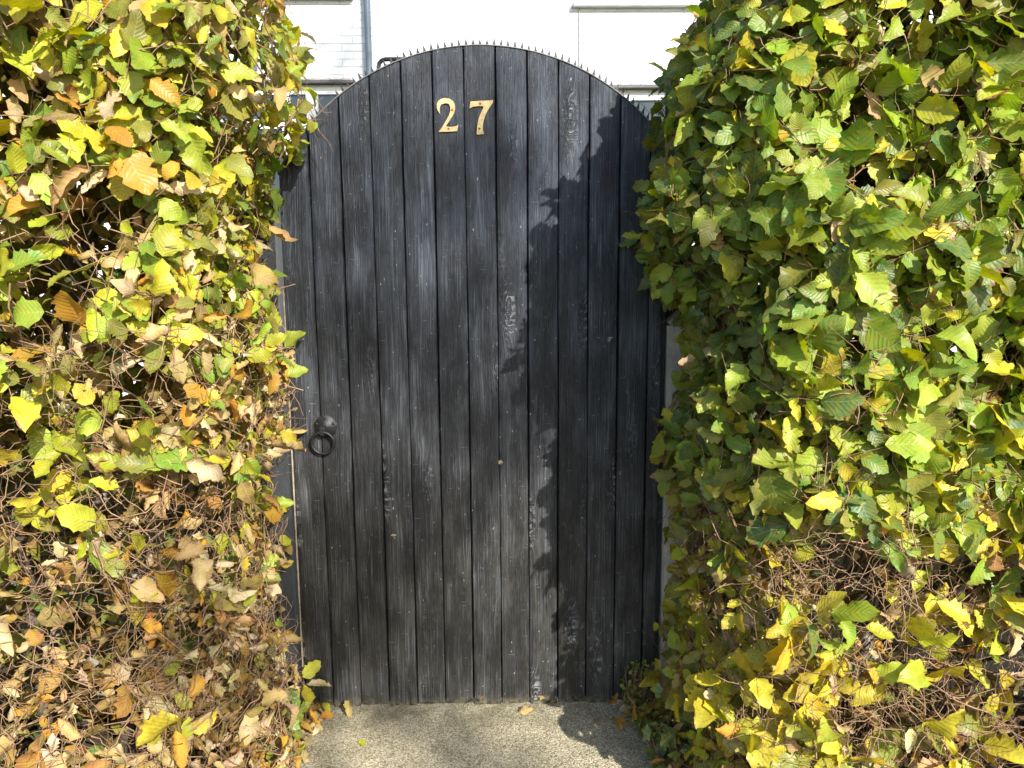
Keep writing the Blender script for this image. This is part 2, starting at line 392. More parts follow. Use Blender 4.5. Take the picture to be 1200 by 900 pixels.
    tg = norm(np.cross(Nb, rng.normal(size=(nb, 3)))); db = norm(tg+Nb*rng.normal(.1, .45, (nb, 1))+np.array([0, 0, .15])); lb = rng.uniform(.03, .15, nb)[:, None]
    cv = norm(rng.normal(0, 1, (nb, 3)))*lb*rng.uniform(-.5, .5, (nb, 1))
    pts = [Pb+db*lb*(q_-.4)*1.1+cv*(q_-.5)**2*2+rng.normal(0, 1, (nb, 3))*lb*.035 for q_ in (0, .2, .4, .6, .8, 1)]
    r0 = (.0004+.0016*rng.beta(1, 2.5, nb))[:, None]
    link('bare_twigs', tubes_mesh('bare_twigs', np.stack(pts, 1), r0*np.array([[1.3, 1.2, 1.05, .9, .7, .4]]), 4), m_twig, H)
    # branches reaching from the stems to the surface
    nbr = int(area*60); (Pe, Ne), se = sample(nbr, .15, TOP-.05)
    st = Pe.copy(); st[:, 1] = -.28+rng.normal(0, .05, nbr); st[:, 0] = X0+side*(np.maximum(side*(Pe[:, 0]-X0), .22)+rng.normal(0, .06, nbr)); st[:, 2] = np.maximum(Pe[:, 2]-rng.uniform(.05, .45, nbr), .05)
    Pe = Pe-Ne*.03; w1 = rng.normal(0, .02, (nbr, 3)); w2 = rng.normal(0, .02, (nbr, 3))
    rb = rng.uniform(.0018, .0042, nbr)[:, None]
    link('branches', tubes_mesh('branches', np.stack([st, st*.7+Pe*.3+w1, st*.35+Pe*.65+w2, Pe], 1), rb*np.array([[1.5, 1.1, .8, .45]]), 6), m_stem, H)
    for i in range(8):
        bx = X0+side*(.2+i*.21+random.uniform(-.04, .04)); by = -.30+random.uniform(-.08, .08); pts = []; r = []
        for k in range(11):
            f = k/10; pts.append((bx+math.sin(f*5+i)*.03+random.uniform(-.012, .012), by+math.cos(f*4+i*2)*.035, f*(TOP-.2))); r.append((.019+.004*math.sin(i))*(1-.75*f)+.001)
        m = MB().tube(pts, r, 8)
        for b in range(5):
            k = random.randint(1, 6); a = Vector(pts[k]); a2 = random.uniform(0, 6.28); dv = Vector((math.cos(a2)*.5, math.sin(a2)*.6, 1)).normalized()
            m.tube([a, a+dv*.2, a+dv*.42+Vector((0, 0, .05))], [r[k]*.6, r[k]*.4, r[k]*.2], 6)
        m.build('stem', m_stem, H, True)
    return H

# ------------------------------------------------------------------ ground
def sheet(name, pts, z, mat, **kw):
    bm = bmesh.new(); bm.faces.new([bm.verts.new((x, y, z)) for x, y in pts]); me = bpy.data.meshes.new(name); bm.to_mesh(me); bm.free()
    o = link(name, me, mat); tag(o, kind='structure', **kw); return o
t = NT('soil'); g = t.n('ShaderNodeNewGeometry').outputs['Position']; a = t.noise(g, 30, 6, .65); b = t.noise(g, 3, 3)
m_soil = t.done(t.bsdf(t.mix(a, (.035, .024, .016), (.12, .085, .055)), .95, .2, 0, a, .01))
t = NT('lawn'); g = t.n('ShaderNodeNewGeometry').outputs['Position']; a = t.noise(g, 60, 5, .7)
m_lawn = t.done(t.bsdf(t.mix(a, (.03, .055, .015), (.08, .12, .03)), .9, .2, 0, a, .02))
t = NT('asphalt'); g = t.n('ShaderNodeNewGeometry').outputs['Position']; a = t.noise(g, 140, 4, .7)
m_asph = t.done(t.bsdf(t.mix(a, (.03, .03, .03), (.09, .09, .085)), .9, .3, 0, a, .003))
# exposed aggregate
t = NT('exposed_aggregate'); g = t.n('ShaderNodeNewGeometry').outputs['Position']
v = t.n('ShaderNodeTexVoronoi', {'Vector': g, 'Scale': 250.}); v2 = t.n('ShaderNodeTexVoronoi', {'Vector': g, 'Scale': 520.})
sep = t.n('ShaderNodeSeparateColor', {0: v.outputs['Color']})
peb = t.mix(sep.outputs[0], (.46, .40, .25), (.80, .74, .55)); peb = t.mix(t.ramp(sep.outputs[1], .86, .90), peb, (.24, .20, .14)); peb = t.mix(t.ramp(sep.outputs[2], .82, .86), peb, (.38, .28, .15))
c = t.mix(t.ramp(v.outputs['Distance'], .55, .85), peb, (.32, .28, .19))
st_ = t.noise(g, 5.5, 5, .6); c = t.mix(t.ramp(st_, .45, .68, 0, .6), c, t.mix(.7, c, (.07, .075, .03)))
sy = t.n('ShaderNodeSeparateXYZ', {0: g}).outputs[1]
alg = t.math('MULTIPLY', t.ramp(sy, -.16, .0), t.ramp(t.noise(g, 18, 4), .35, .6)); c = t.mix(t.math('MULTIPLY', alg, .6), c, (.09, .085, .045))
h = t.math('ADD', t.math('MULTIPLY', v.outputs['Distance'], -1.), t.math('MULTIPLY', v2.outputs['Distance'], -.3))
m_agg = t.done(t.bsdf(c, .7, .4, 0, h, .0035, 1.))

sheet('ground', [(-150, -150), (150, -150), (150, 150), (-150, 150)], -.03, m_lawn)
# planting bed, gently mounded under the hedges
def bed(x0, x1, y0, y1):
    nx, ny = 60, 24; X, Y = np.meshgrid(np.linspace(x0, x1, nx), np.linspace(y0, y1, ny)); e = np.minimum(np.minimum(X-x0, x1-X), np.minimum(Y-y0, y1-Y)); 
    Z = -.004+.03*sst(e, 0, .12)+.008*np.sin(X*31)*np.cos(Y*27)*sst(e, 0, .1)
    V = np.stack([X, Y, Z], -1).reshape(-1, 3); I = np.arange(nx*ny).reshape(ny, nx); F = np.stack([I[:-1, :-1], I[:-1, 1:], I[1:, 1:], I[1:, :-1]], -1).reshape(-1, 4)
    o = link('soil_bed', mesh_np('soil_bed', V, F), m_soil); tag(o, kind='structure')
bed(-2.0, .06, -.66, -.0); bed(1.06, 3.1, -.66, -.0)
sheet('path', [(-.2, -.72), (1.4, -.72), (1.4, .3), (1.3, 5.99), (-.1, 5.99), (-.2, .3)], 0.0, m_agg)
bm_ = MB().box((-12, -2.5, -.05), (14, -.72, -.002), .01); tag(bm_.build('pavement', m_asph), kind='structure')
bm_ = MB().box((-12, -2.65, -.15), (14, -2.504, -.002), .015); tag(bm_.build('kerb', simple('kerb_stone', (.30, .29, .27), .85)), kind='structure')
sheet('road', [(-40, -9), (40, -9), (40, -2.66), (-40, -2.66)], -.025, m_asph)

# ------------------------------------------------------------------ house
t = NT('white_painted_brick'); g = t.n('ShaderNodeNewGeometry').outputs['Position']
sx = t.n('ShaderNodeSeparateXYZ', {0: g}); cmb = t.n('ShaderNodeCombineXYZ', {0: t.math('ADD', sx.outputs[0], sx.outputs[1]), 1: sx.outputs[2], 2: 0.})
bk = t.n('ShaderNodeTexBrick', {'Vector': cmb.outputs[0], 'Color1': (.80, .81, .82, 1), 'Color2': (.73, .745, .76, 1), 'Mortar': (.735, .745, .755, 1), 'Scale': 1., 'Mortar Size': .006, 'Mortar Smooth': .5, 'Brick Width': .225, 'Row Height': .075})
st_ = t.noise(g, 1.3, 5, .6); c = t.mix(t.ramp(st_, .5, .75, 0, .25), bk.outputs[0], (.66, .67, .66))
h = t.math('ADD', t.math('MULTIPLY', bk.outputs['Fac'], -1.), t.math('MULTIPLY', t.noise(g, 40, 4), .5))
m_brick = t.done(t.bsdf(c, .6, .4, 0, h, .006))
m_white = simple('white_gloss_paint', (.80, .80, .79), .35, 0, .05, 6, .0005)
m_glass = NT('window_glass'); m_glass = m_glass.done(m_glass.bsdf((.035, .05, .06), .06, .8))
m_pipe = simple('grey_drainpipe_paint', (.16, .20, .25), .35, 0, .2, 7, .0005)
m_tile = simple('terracotta_tile', (.42, .15, .075), .8, 0, .3, 20, .002)
m_lead = simple('lead_flashing', (.13, .125, .13), .6, 0, .3, 12, .001)
m_sill = simple('stone_sill', (.42, .42, .43), .7, 0, .2, 10, .001)
HY = 6.0
house = tag(empty('brick_house', (0, HY, 0)), 'white painted brick house behind the gate with grey drainpipe and white windows', 'house')
# front wall with real window openings
wins = [(-2.45, -.86, 1.9, 3.25), (1.95, 3.5, 1.9, 3.18), (-2.3, -.90, 4.14, 5.4), (1.50, 2.95, 4.06, 5.4), (-6, -4.6, 1.4, 2.7), (-6, -4.6, 4.14, 5.4), (5.2, 6.6, 4.1, 5.4)]
xs = sorted({-9., 10.}|{w for q in wins for w in q[:2]}); zs = sorted({-.03, 6.0}|{w for q in wins for w in q[2:]})
mb = MB()
for i in range(len(xs)-1):
    for j in range(len(zs)-1):
        mx, mz = (xs[i]+xs[i+1])/2, (zs[j]+zs[j+1])/2
        if any(a < mx < b and c0 < mz < d0 for a, b, c0, d0 in wins): continue
        vs = [mb.bm.verts.new(p) for p in ((xs[i], HY, zs[j]), (xs[i+1], HY, zs[j]), (xs[i+1], HY, zs[j+1]), (xs[i], HY, zs[j+1]))]; mb.bm.faces.new(vs)
bmesh.ops.remove_doubles(mb.bm, verts=mb.bm.verts, dist=1e-4)
for (a, b, c0, d0) in wins:       # reveals
    for p in (((a, c0), (a, d0)), ((b, c0), (b, d0)), ((a, d0), (b, d0)), ((a, c0), (b, c0))):
        (x0, z0), (x1, z1) = p; mb.bm.faces.new([mb.bm.verts.new(q) for q in ((x0, HY, z0), (x1, HY, z1), (x1, HY+.2, z1), (x0, HY+.2, z0))])
for p in (((-9, HY), (-9, HY+7)), ((-9, HY+7), (10, HY+7)), ((10, HY+7), (10, HY))):
    (x0, y0), (x1, y1) = p; mb.bm.faces.new([mb.bm.verts.new(q) for q in ((x0, y0, -.03), (x1, y1, -.03), (x1, y1, 6), (x0, y0, 6))])
mb.build('wall', m_brick, house)
mb = MB()
for y0, y1, z0, z1 in ((HY-.35, HY+3.5, 5.95, 8.6), (HY+7.35, HY+3.5, 5.95, 8.6)):
    n = 1
    vs = [mb.bm.verts.new(q) for q in ((-9.2, y0, z0), (10.2, y0, z0), (10.2, y1, z1), (-9.2, y1, z1))]; mb.bm.faces.new(vs)
for x in (-9, 10): mb.bm.faces.new([mb.bm.verts.new(q) for q in ((x, HY, 6.0), (x, HY+7, 6.0), (x, HY+3.5, 8.5))])
mb.build('roof', m_tile, house)
for wi, (a, b, c0, d0) in enumerate(wins):
    yb = HY+.05 if wi > 1 else HY-.02
    fr = MB(); f = .07
    fr.box((a+.002, yb, c0+.002), (a+f, yb+.06, d0-.002)).box((b-f, yb, c0+.002), (b-.002, yb+.06, d0-.002)).box((a+f, yb, d0-f), (b-f, yb+.06, d0-.002)).box((a+f, yb, c0+.002), (b-f, yb+.06, c0+f))
    if wi == 0:   # matches the panes seen beside the arch
        for mx, w in ((-1.26, .12), (-1.53, .09), (-1.95, .09)): fr.box((mx-w/2, yb-.004, c0+f), (mx+w/2, yb+.056, d0-f))
        fr.box((a+f, yb-.008, 2.84), (b-f, yb+.052, 2.935))
        fr.box((-.98, yb-.002, c0+f), (b-f, yb+.058, d0-f))
    else:
        for k in (1, 2): mx = a+(b-a)*k/3; fr.box((mx-.035, yb-.004, c0+f), (mx+.035, yb+.056, d0-f))
        fr.box((a+f, yb-.008, (c0+d0)/2-.02), (b-f, yb+.052, (c0+d0)/2+.02))
    win = fr.build('window', m_white, house)
    MB().box((a+.01, yb+.03, c0+.01), (b-.01, yb+.036, d0-.01)).build('pane', m_glass, win)
    if wi > 1: MB().box((a-.08, HY-.07, c0-.05), (b+.1, HY+.05, c0-.003), .006).build('sill', m_sill, win)
# blind behind the left window panes: pale lower strip of net curtain
MB().box((-2.4, HY+.09, 3.08), (-.9, HY+.10, 3.24)).build('roller_blind', simple('blind_cloth', (.55, .58, .52), .8), house)
# tiled drip courses over the two ground floor windows
for (x0, x1, z) in ((-2.6, -.80, 3.275), (1.80, 3.65, 3.215)):
    MB().box((x0, HY-.11, z), (x1, HY-.002, z+.022)).build('drip_course', m_lead, house)
    m = MB(); x = x0
    while x < x1-.05:
        m.box((x, HY-.10, z+.024), (x+.10, HY-.004, z+.040+random.uniform(0, .010)), .004); x += .104
    m.build('tile_course', simple('weathered_tile', (.55, .50, .47), .8, 0, .3, 20, .002) if x0 < 0 else m_sill, house)
MB().box((-.86, HY-.10, 3.13), (-.74, HY-.03, 3.272), .02).build('corner_tile', m_tile, house)
def drainpipe(x, z0, z1, r=.034):
    p = MB().tube([(x, HY-.07, z0), (x, HY-.07, z1)], r, 16).build('drainpipe', m_pipe, house, True, 40)
    for z in np.arange(z0+.6, z1, 1.8):
        MB().tube([(x, HY-.07, z-.04), (x, HY-.07, z+.04)], r+.008, 16).box((x-.06, HY-.03, z-.02), (x+.06, HY-.002, z+.02)).build('pipe_bracket', m_pipe, p, True, 40)
drainpipe(-.655, 0, 5.9); drainpipe(-1.82, 3.4, 5.9)
MB().tube([(1.493, HY-.012, 3.3), (1.488, HY-.012, 4.4), (1.48, HY-.012, 5.9)], .006, 6).build('cable', m_sill, house)

# handrail behind the gate
m_iron = simple('black_iron', (.030, .030, .032), .34, .4, .3, 60, .0008)
hr = tag(empty('handrail', (.1, 3, 0)), 'dark metal handrail with rounded corner showing just above the gate', 'handrail')
pts = [(-.135, 3, 0), (-.135, 3, 2.70)]+[(-.135+.05*(1-math.cos(a)), 3, 2.70+.05*math.sin(a)) for a in np.linspace(.2, math.pi/2, 6)]+[(.9, 3, 2.75), (.95, 3, 2.70), (.95, 3, 0)]
MB().tube(pts, .014, 10).build('top_rail', m_iron, hr, True)
MB().tube([(-.12, 3, 2.62), (.94, 3, 2.62)], .01, 8).build('lower_rail', m_iron, hr, True)
# ------------------------------------------------------------------ fence, posts
t = NT('pale_concrete'); g = t.n('ShaderNodeNewGeometry').outputs['Position']; a = t.noise(g, 9, 6, .65); b = t.noise(g, 160, 3, .6)
c = t.mix(t.ramp(a, .35, .7), (.52, .48, .41), (.27, .25, .21)); c = t.mix(t.ramp(b, .62, .75, 0, .5), c, (.18, .16, .13))
m_conc = t.done(t.bsdf(c, .85, .3, 0, t.math('ADD', a, b), .002))
m_post = simple('dark_grey_timber_paint', (.045, .050, .055), .5, 0, .25, 14, .001)
cp = tag(empty('concrete_post', (1.19, .03, 0)), 'pale concrete post half hidden by leaves at the right of the gate', 'post')
MB().box((1.142, -.02, -.02), (1.242, .09, 1.22), .008).build('shaft', m_conc, cp)
MB().prism([(1.142, 1.2205), (1.242, 1.2205), (1.192, 1.26)], -.02, .09).build('cap', m_conc, cp)
lp = tag(empty('gate_post', (-.07, .03, 0)), 'dark grey timber gate post with metal keep, left of the gate', 'post')
MB().box((-.125, .0, -.02), (-.020, .10, 1.60), .004).build('shaft', m_post, lp)
m_keep = simple('grey_keep_metal', (.16, .17, .18), .45, .6, .3, 40, .0004)
kp = MB(); n = 24; cxk, czk = -.0400, 1.2487; outer = []; inner_ = []
for i in range(n):
    a = 2*math.pi*i/n; ca, sa = math.cos(a), math.sin(a); k = min(.024/abs(ca) if abs(ca) > 1e-6 else 9, .050/abs(sa) if abs(sa) > 1e-6 else 9)
    inner_.append((cxk+.0165*ca, czk+.021*sa)); outer.append((cxk+k*ca, czk+k*sa))
for y, flip in ((-.006, 0), (-.001, 1)):
    A = [kp.bm.verts.new((x, y, z)) for x, z in inner_]; B = [kp.bm.verts.new((x, y, z)) for x, z in outer]
    if y == -.006: A0, B0 = A, B
    for i in range(n): kp.bm.faces.new((A[i], A[(i+1) % n], B[(i+1) % n], B[i]))
for P_, Q_ in ((A0, A), (B0, B)):
    for i in range(n): kp.bm.faces.new((P_[i], P_[(i+1) % n], Q_[(i+1) % n], Q_[i]))
keep_o = kp.build('keep_plate', m_keep, lp)
MB().lathe((cxk, -.0015, czk), (0, -1, 0), [(.016, 0), (.016, .0005)], 20).build('bolt_hole', simple('hole_black', (.004, .004, .004), .9), keep_o)
hj = tag(empty('gate_post', (1.15, .1, 0)), 'black timber hanging post in deep shade at the right edge of the gate', 'post')
MB().box((1.122, .032, -.02), (1.139, .10, 1.74), .002).box((1.139, .095, -.02), (1.23, .17, 1.9), .003).build('shaft', m_post, hj)
for x0, x1, lab, m in ((-2.1, -.13, 'low weathered concrete fence panel behind the left hedge', m_conc), (1.245, 3.2, 'low pale concrete fence panel behind the right hedge', m_conc)):
    f = tag(empty('fence_panel', ((x0+x1)/2, .05, 0)), lab, 'fence')
    for i in range(3): MB().box((x0, .035, i*.30), (x1, .075, i*.30+.296), .006).build('gravel_board', m, f)

# ------------------------------------------------------------------ the gate
PIT = .09; ACX, ACZ, AR = .58656, 1.34778, .6642
def arc(x): return ACZ+math.sqrt(max(AR*AR-(x-ACX)**2, 0))
t = NT('weathered_black_paint'); oi = t.n('ShaderNodeObjectInfo').outputs['Random']; g = t.n('ShaderNodeNewGeometry').outputs['Position']
off = t.n('ShaderNodeCombineXYZ', {0: t.math('MULTIPLY', oi, 37.), 1: 0., 2: t.math('MULTIPLY', oi, 91.)}).outputs[0]
p = t.n('ShaderNodeVectorMath', {0: g, 1: off}, operation='ADD').outputs[0]
wob = t.n('ShaderNodeTexNoise', {'Vector': t.vmap(p, scale=(5, 5, 2.2)), 'Scale': 1., 'Detail': 2}).outputs['Color']
# grain lines that swirl round knots
knot = t.n('ShaderNodeTexVoronoi', {'Vector': t.vmap(p, scale=(9, 1, 2.1)), 'Scale': 1., 'Randomness': 1.}, feature='F1')
kd = t.ramp(knot.outputs['Distance'], .0, .30, 1, 0)
kd2 = t.math('POWER', kd, 2.0)
pw = t.n('ShaderNodeVectorMath', {0: p, 1: t.n('ShaderNodeVectorMath', {0: wob, 1: (.03, .0, .0)}, operation='MULTIPLY').outputs[0]}, operation='ADD').outputs[0]
pk = t.n('ShaderNodeVectorMath', {0: pw, 1: t.n('ShaderNodeCombineXYZ', {0: t.math('MULTIPLY', kd2, .055), 1: 0., 2: 0.}).outputs[0]}, operation='ADD').outputs[0]
grain = t.noise(t.vmap(pk, scale=(330, 1, 5.)), 1., 3, .6)
grain2 = t.noise(t.vmap(pk, scale=(110, 1, 2.2)), 1., 4, .6)
fib = t.noise(t.vmap(pk, scale=(900, 60, 38)), 1., 2, .6)
patch = t.noise(t.vmap(pw, scale=(13, 1, 4.)), 1., 6, .68); patch2 = t.noise(t.vmap(p, scale=(22, 1, 5)), 1., 3, .6)
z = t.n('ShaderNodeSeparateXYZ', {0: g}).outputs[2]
base = t.mix(t.ramp(z, .5, 1.75), (.012, .0110, .0080), (.008, .0125, .023))  # bluish upper tone is sky sheen painted in; warm lower tone is dust
base = t.mix(t.ramp(patch, .44, .68, 0, .75), base, t.mix(.7, base, t.mix(t.ramp(z, .5, 1.6), (.115, .112, .10), (.105, .135, .185))))  # pale worn patches, bluer higher up with the same painted sheen
lines = t.math('MULTIPLY', t.ramp(grain, .50, .74), t.ramp(patch2, .36, .62, .18, 1))
c = t.mix(t.math('MULTIPLY', t.math('MULTIPLY', lines, t.ramp(oi, 0, 1, .55, 1.)), t.ramp(patch, .38, .60, .22, 1.)), base, (.27, .30, .35))
c = t.mix(t.math('MULTIPLY', t.ramp(grain2, .55, .40), .55), c, (.010, .010, .012))
c = t.mix(t.math('MULTIPLY', t.ramp(fib, .5, .75), .25), c, (.16, .165, .18))
# knots: pale scuffed rings
kr = t.math('MULTIPLY', t.ramp(kd, .15, .7), t.ramp(t.noise(t.vmap(pk, scale=(170, 1, 60)), 1., 3, .7), .50, .60))
c = t.mix(t.math('MULTIPLY', kr, .75), c, (.32, .33, .35))
# chips and scratches
chip = t.math('MULTIPLY', t.ramp(t.noise(t.vmap(p, scale=(130, 1, 70)), 1., 2, .5), .69, .73), t.ramp(patch, .40, .55))
c = t.mix(t.math('MULTIPLY', chip, .9), c, (.42, .41, .38))
scr = t.math('MULTIPLY', t.ramp(t.noise(t.vmap(p, scale=(26, 1, 420)), 1., 1, .5), .73, .77), .6); c = t.mix(scr, c, (.33, .34, .36))
foot = t.math('MULTIPLY', t.ramp(z, .035, .0), t.ramp(t.noise(p, 60, 3), .42, .6)); c = t.mix(t.math('MULTIPLY', foot, .6), c, (.22, .19, .10))
rg = t.ramp(patch, .3, .7, .56, .44)
hgt = t.math('ADD', t.math('ADD', t.math('MULTIPLY', grain, .9), t.math('MULTIPLY', fib, .35)), t.math('ADD', grain2, t.math('MULTIPLY', kr, 1.)))
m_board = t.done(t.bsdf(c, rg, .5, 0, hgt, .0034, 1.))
m_gap = simple('gap_black', (.008, .008, .009), .9)
m_steel = simple('galvanised_strip', (.22, .22, .22), .6, .4, .25, 30, .0004)
m_spike = simple('spike_metal', (.06, .058, .056), .6, .2, .25, 30, .0003)
m_brass = simple('pale_brass', (.64, .49, .24), .42, .3, .3, 90, .0005, dark=(.40, .28, .13))
m_screw = simple('rusty_screw', (.34, .13, .03), .6, .3, .3, 200, .0003)
gate = tag(empty('garden_gate', (.56, .01, 0)), 'black arched plank gate numbered 27 with ring handle and spiked top', 'gate')
def board(k, x0, x1):
    rr = random.Random(k*7+1); dy = rr.uniform(-.0011, .0011); tilt = rr.uniform(-.010, .010); ch = .0028; gap = .0016
    X = [x0+gap, x0+gap+ch*.5, x0+gap+ch]; X += list(np.linspace(x0+gap+ch, x1-gap-ch, 6)[1:-1]); X += [x1-gap-ch, x1-gap-ch*.5, x1-gap]
    Y = [.0042, .0012, 0]+[0]*4+[0, .0012, .0042]; bot = .004+rr.uniform(-.003, .004)
    bm = bmesh.new(); rows = []
    zs_ = list(np.linspace(0, 1, 15))
    for f in zs_:
        row = []
        for x, y in zip(X, Y):
            wv = math.sin(f*5+k*2.1)*.0012+math.sin(f*13+k)*.0005
            edge_w = 0 if f in (0, 1) else 1
            zt = arc(x); zb = bot+.0015*math.sin(x*300+k); row.append(bm.verts.new((x+wv*edge_w, y+dy+(x-(x0+x1)/2)*tilt+.0004*math.sin(x*220+k*3+f*6), zb+(zt-zb)*f)))
        rows.append(row)
    for A, B in zip(rows, rows[1:]):
        for j in range(len(A)-1): bm.faces.new((A[j], A[j+1], B[j+1], B[j]))
    bk0 = [bm.verts.new((X[i], .022, rows[0][i].co.z)) for i in (0, -1)]; bk1 = [bm.verts.new((X[i], .022, rows[-1][i].co.z)) for i in (0, -1)]
    bm.faces.new((bk0[1], bk0[0], bk1[0], bk1[1])); bm.faces.new([bk0[0], bk0[1]]+rows[0][::-1]); bm.faces.new([bk1[1], bk1[0]]+rows[-1])
    bm.faces.new([bk0[0]]+[r[0] for r in rows]+[bk1[0]]); bm.faces.new([bk1[1]]+[r[-1] for r in rows][::-1]+[bk0[1]])
    bmesh.ops.recalc_face_normals(bm, faces=bm.faces)
    me = bpy.data.meshes.new('board'); bm.to_mesh(me); bm.free(); me.polygons.foreach_set('use_smooth', [True]*len(me.polygons)); me.set_sharp_from_angle(angle=R(50))
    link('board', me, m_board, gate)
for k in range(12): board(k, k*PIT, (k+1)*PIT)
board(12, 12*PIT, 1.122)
# tongues seen dark in the joints: a thin backing following the arch
pts = [(.004, .01), (1.118, .01)]+[(x, arc(x)-.0004) for x in np.linspace(1.118, .004, 40)]
MB().prism(pts, .0225, .026).build('backing', m_gap, gate)
for z0 in (.18, .88, 1.48): MB().box((.03, .0265, z0), (1.09, .06, z0+.11), .004).build('rail', m_post, gate)
MB().prism([(.04, .30), (.14, .30), (1.08, .86), (.98, .86)], .0265, .055).build('brace', m_post, gate)
# worn pale edge on the latch side
MB().box((-.0042, .003, .01), (-.0002, .022, 1.33)).build('edge_strip', simple('worn_wood_edge', (.42, .36, .27), .8, 0, .4, 40, .001, dark=(.16, .13, .10)), gate)
# metal strip over the arch with its spikes
a0, a1 = math.pi-math.acos((ACX-.0)/AR), math.acos((1.122-ACX)/AR)
st = MB(); N = 60; v = []
for i in range(N+1):
    a = a0+(a1-a0)*i/N; ca, sa = math.cos(a), math.sin(a)
    v.append([st.bm.verts.new((ACX+ca*rr_, y, ACZ+sa*rr_)) for rr_, y in ((AR+.0005, -.0035), (AR+.0032, -.0035), (AR+.0032, .026), (AR+.0005, .026))])
for A, B in zip(v, v[1:]):
    for j in range(4): st.bm.faces.new((A[j], A[(j+1) % 4], B[(j+1) % 4], B[j]))
strip = st.build('spike_strip', m_steel, gate)
ns = 68; random.seed(5)
for i in range(ns):
    a = a0+(a1-a0)*(i+.5)/ns; b = Vector((ACX+math.cos(a)*(AR+.0032), .0045, ACZ+math.sin(a)*(AR+.0032)))
    nrm = Vector((math.cos(a), 0, math.sin(a))); k = .75 if a > math.pi/2 else .35
    d = (nrm*k+Vector((0, 0, 1))*(1-k)).normalized(); d = (d+Vector((random.uniform(-.07, .07), random.uniform(-.05, .05), 0))).normalized(); h = random.uniform(.018, .025)
    m = MB(); tg = d.cross(Vector((0, 1, 0))).normalized()
    q = [m.bm.verts.new(b+tg*sx_*.0052+Vector((0, sy_*.0034, 0))-d*.002) for sx_, sy_ in ((-1, -1), (1, -1), (1, 1), (-1, 1))]; tp = m.bm.verts.new(b+d*h)
    m.bm.faces.new(q)
    for j in range(4): m.bm.faces.new((q[j], q[(j+1) % 4], tp))
    m.build('spike', m_spike, strip)
# numerals
two = [(0.4703, 1.8245), (0.4648, 1.8328), (0.4616, 1.8424), (0.4624, 1.8533), (0.4669, 1.8615), (0.4755, 1.8669), (0.4855, 1.869), (0.4983, 1.8676), (0.5081, 1.8613), (0.5136, 1.8517), (0.5148, 1.8394), (0.5117, 1.8285), (0.5044, 1.8161), (0.4956, 1.8038), (0.4888, 1.7956), (0.4867, 1.7909), (0.4967, 1.7895), (0.5082, 1.7894), (0.5168, 1.7913), (0.5232, 1.7968), (0.521, 1.7872), (0.5188, 1.7775), (0.5051, 1.777), (0.4907, 1.776), (0.465, 1.7758), (0.4767, 1.7901), (0.4885, 1.808), (0.4968, 1.8217), (0.501, 1.8326), (0.5012, 1.8436), (0.4985, 1.8518), (0.4923, 1.8551), (0.4838, 1.8551), (0.4752, 1.8519), (0.4702, 1.8451), (0.4692, 1.8369), (0.4712, 1.8259)]
sev = [(0.5585, 1.8597), (0.5721, 1.8597), (0.5892, 1.8615), (0.6063, 1.8615), (0.6243, 1.8628), (0.6219, 1.8554), (0.6132, 1.8431), (0.606, 1.8322), (0.5995, 1.8185), (0.5948, 1.8047), (0.5926, 1.791), (0.5924, 1.7799), (0.596, 1.7702), (0.5937, 1.7689), (0.5794, 1.7681), (0.5742, 1.7684), (0.5758, 1.7828), (0.5775, 1.7966), (0.5805, 1.8103), (0.5859, 1.824), (0.5923, 1.8363), (0.597, 1.8459), (0.5833, 1.8468), (0.5691, 1.846), (0.5619, 1.8439), (0.5553, 1.8392), (0.5563, 1.8488)]
for pl, sc, lb in ((two, [(0.5056, 1.8362), (0.4946, 1.784)], 'brass numeral 2 on the gate'), (sev, [(0.5863, 1.8528), (0.5825, 1.7841)], 'brass numeral 7 on the gate')):
    nm = MB().prism(pl, -.0058, -.0016, .0007).build('numeral', m_brass, gate); nm['label'] = lb
    for (x, z_) in sc: MB().lathe((x, -.0058, z_), (0, -1, 0), [(.0030, 0), (.0030, .0006), (.0016, .0014)], 12).build('screw', m_screw, nm, True)
# ring handle
hd = MB().lathe((.1045, -.0005, .9165), (0, -1, 0), [(.0335, 0), (.0335, .002), (.0285, .0045), (.020, .009), (.015, .012), (.008, .0140), (.003, .0145)], 48, mod=lambda a, r: 1+(.07*abs(math.sin(a*4.5))**.7 if r > .03 else 0)).build('handle_plate', m_iron, gate, True, 60)
ring = [(.098+.0335*math.cos(a), -.019-.003*math.sin(a), .8705+.0335*math.sin(a)) for a in np.linspace(0, 2*math.pi, 40, endpoint=False)]
MB().tube(ring, .0047, 12, closed=True).build('ring', m_iron, hd, True)
MB().box((.0905, -.027, .893), (.1055, -.012, .914), .003).tube([(.098, -.010, .910), (.098, -.020, .912)], .008, 12).build('ring_lug', m_iron, hd, True, 40)
for dx, dz in ((-.025, .010), (.025, .010), (0, .026)): MB().lathe((.1045+dx, -.0062, .9165+dz), (0, -1, 0), [(.004, 0), (.0038, .0015), (.002, .0022)], 10).build('screw', m_iron, hd, True)

# ------------------------------------------------------------------ hedges
HL = hedge(-1); HR = hedge(1)
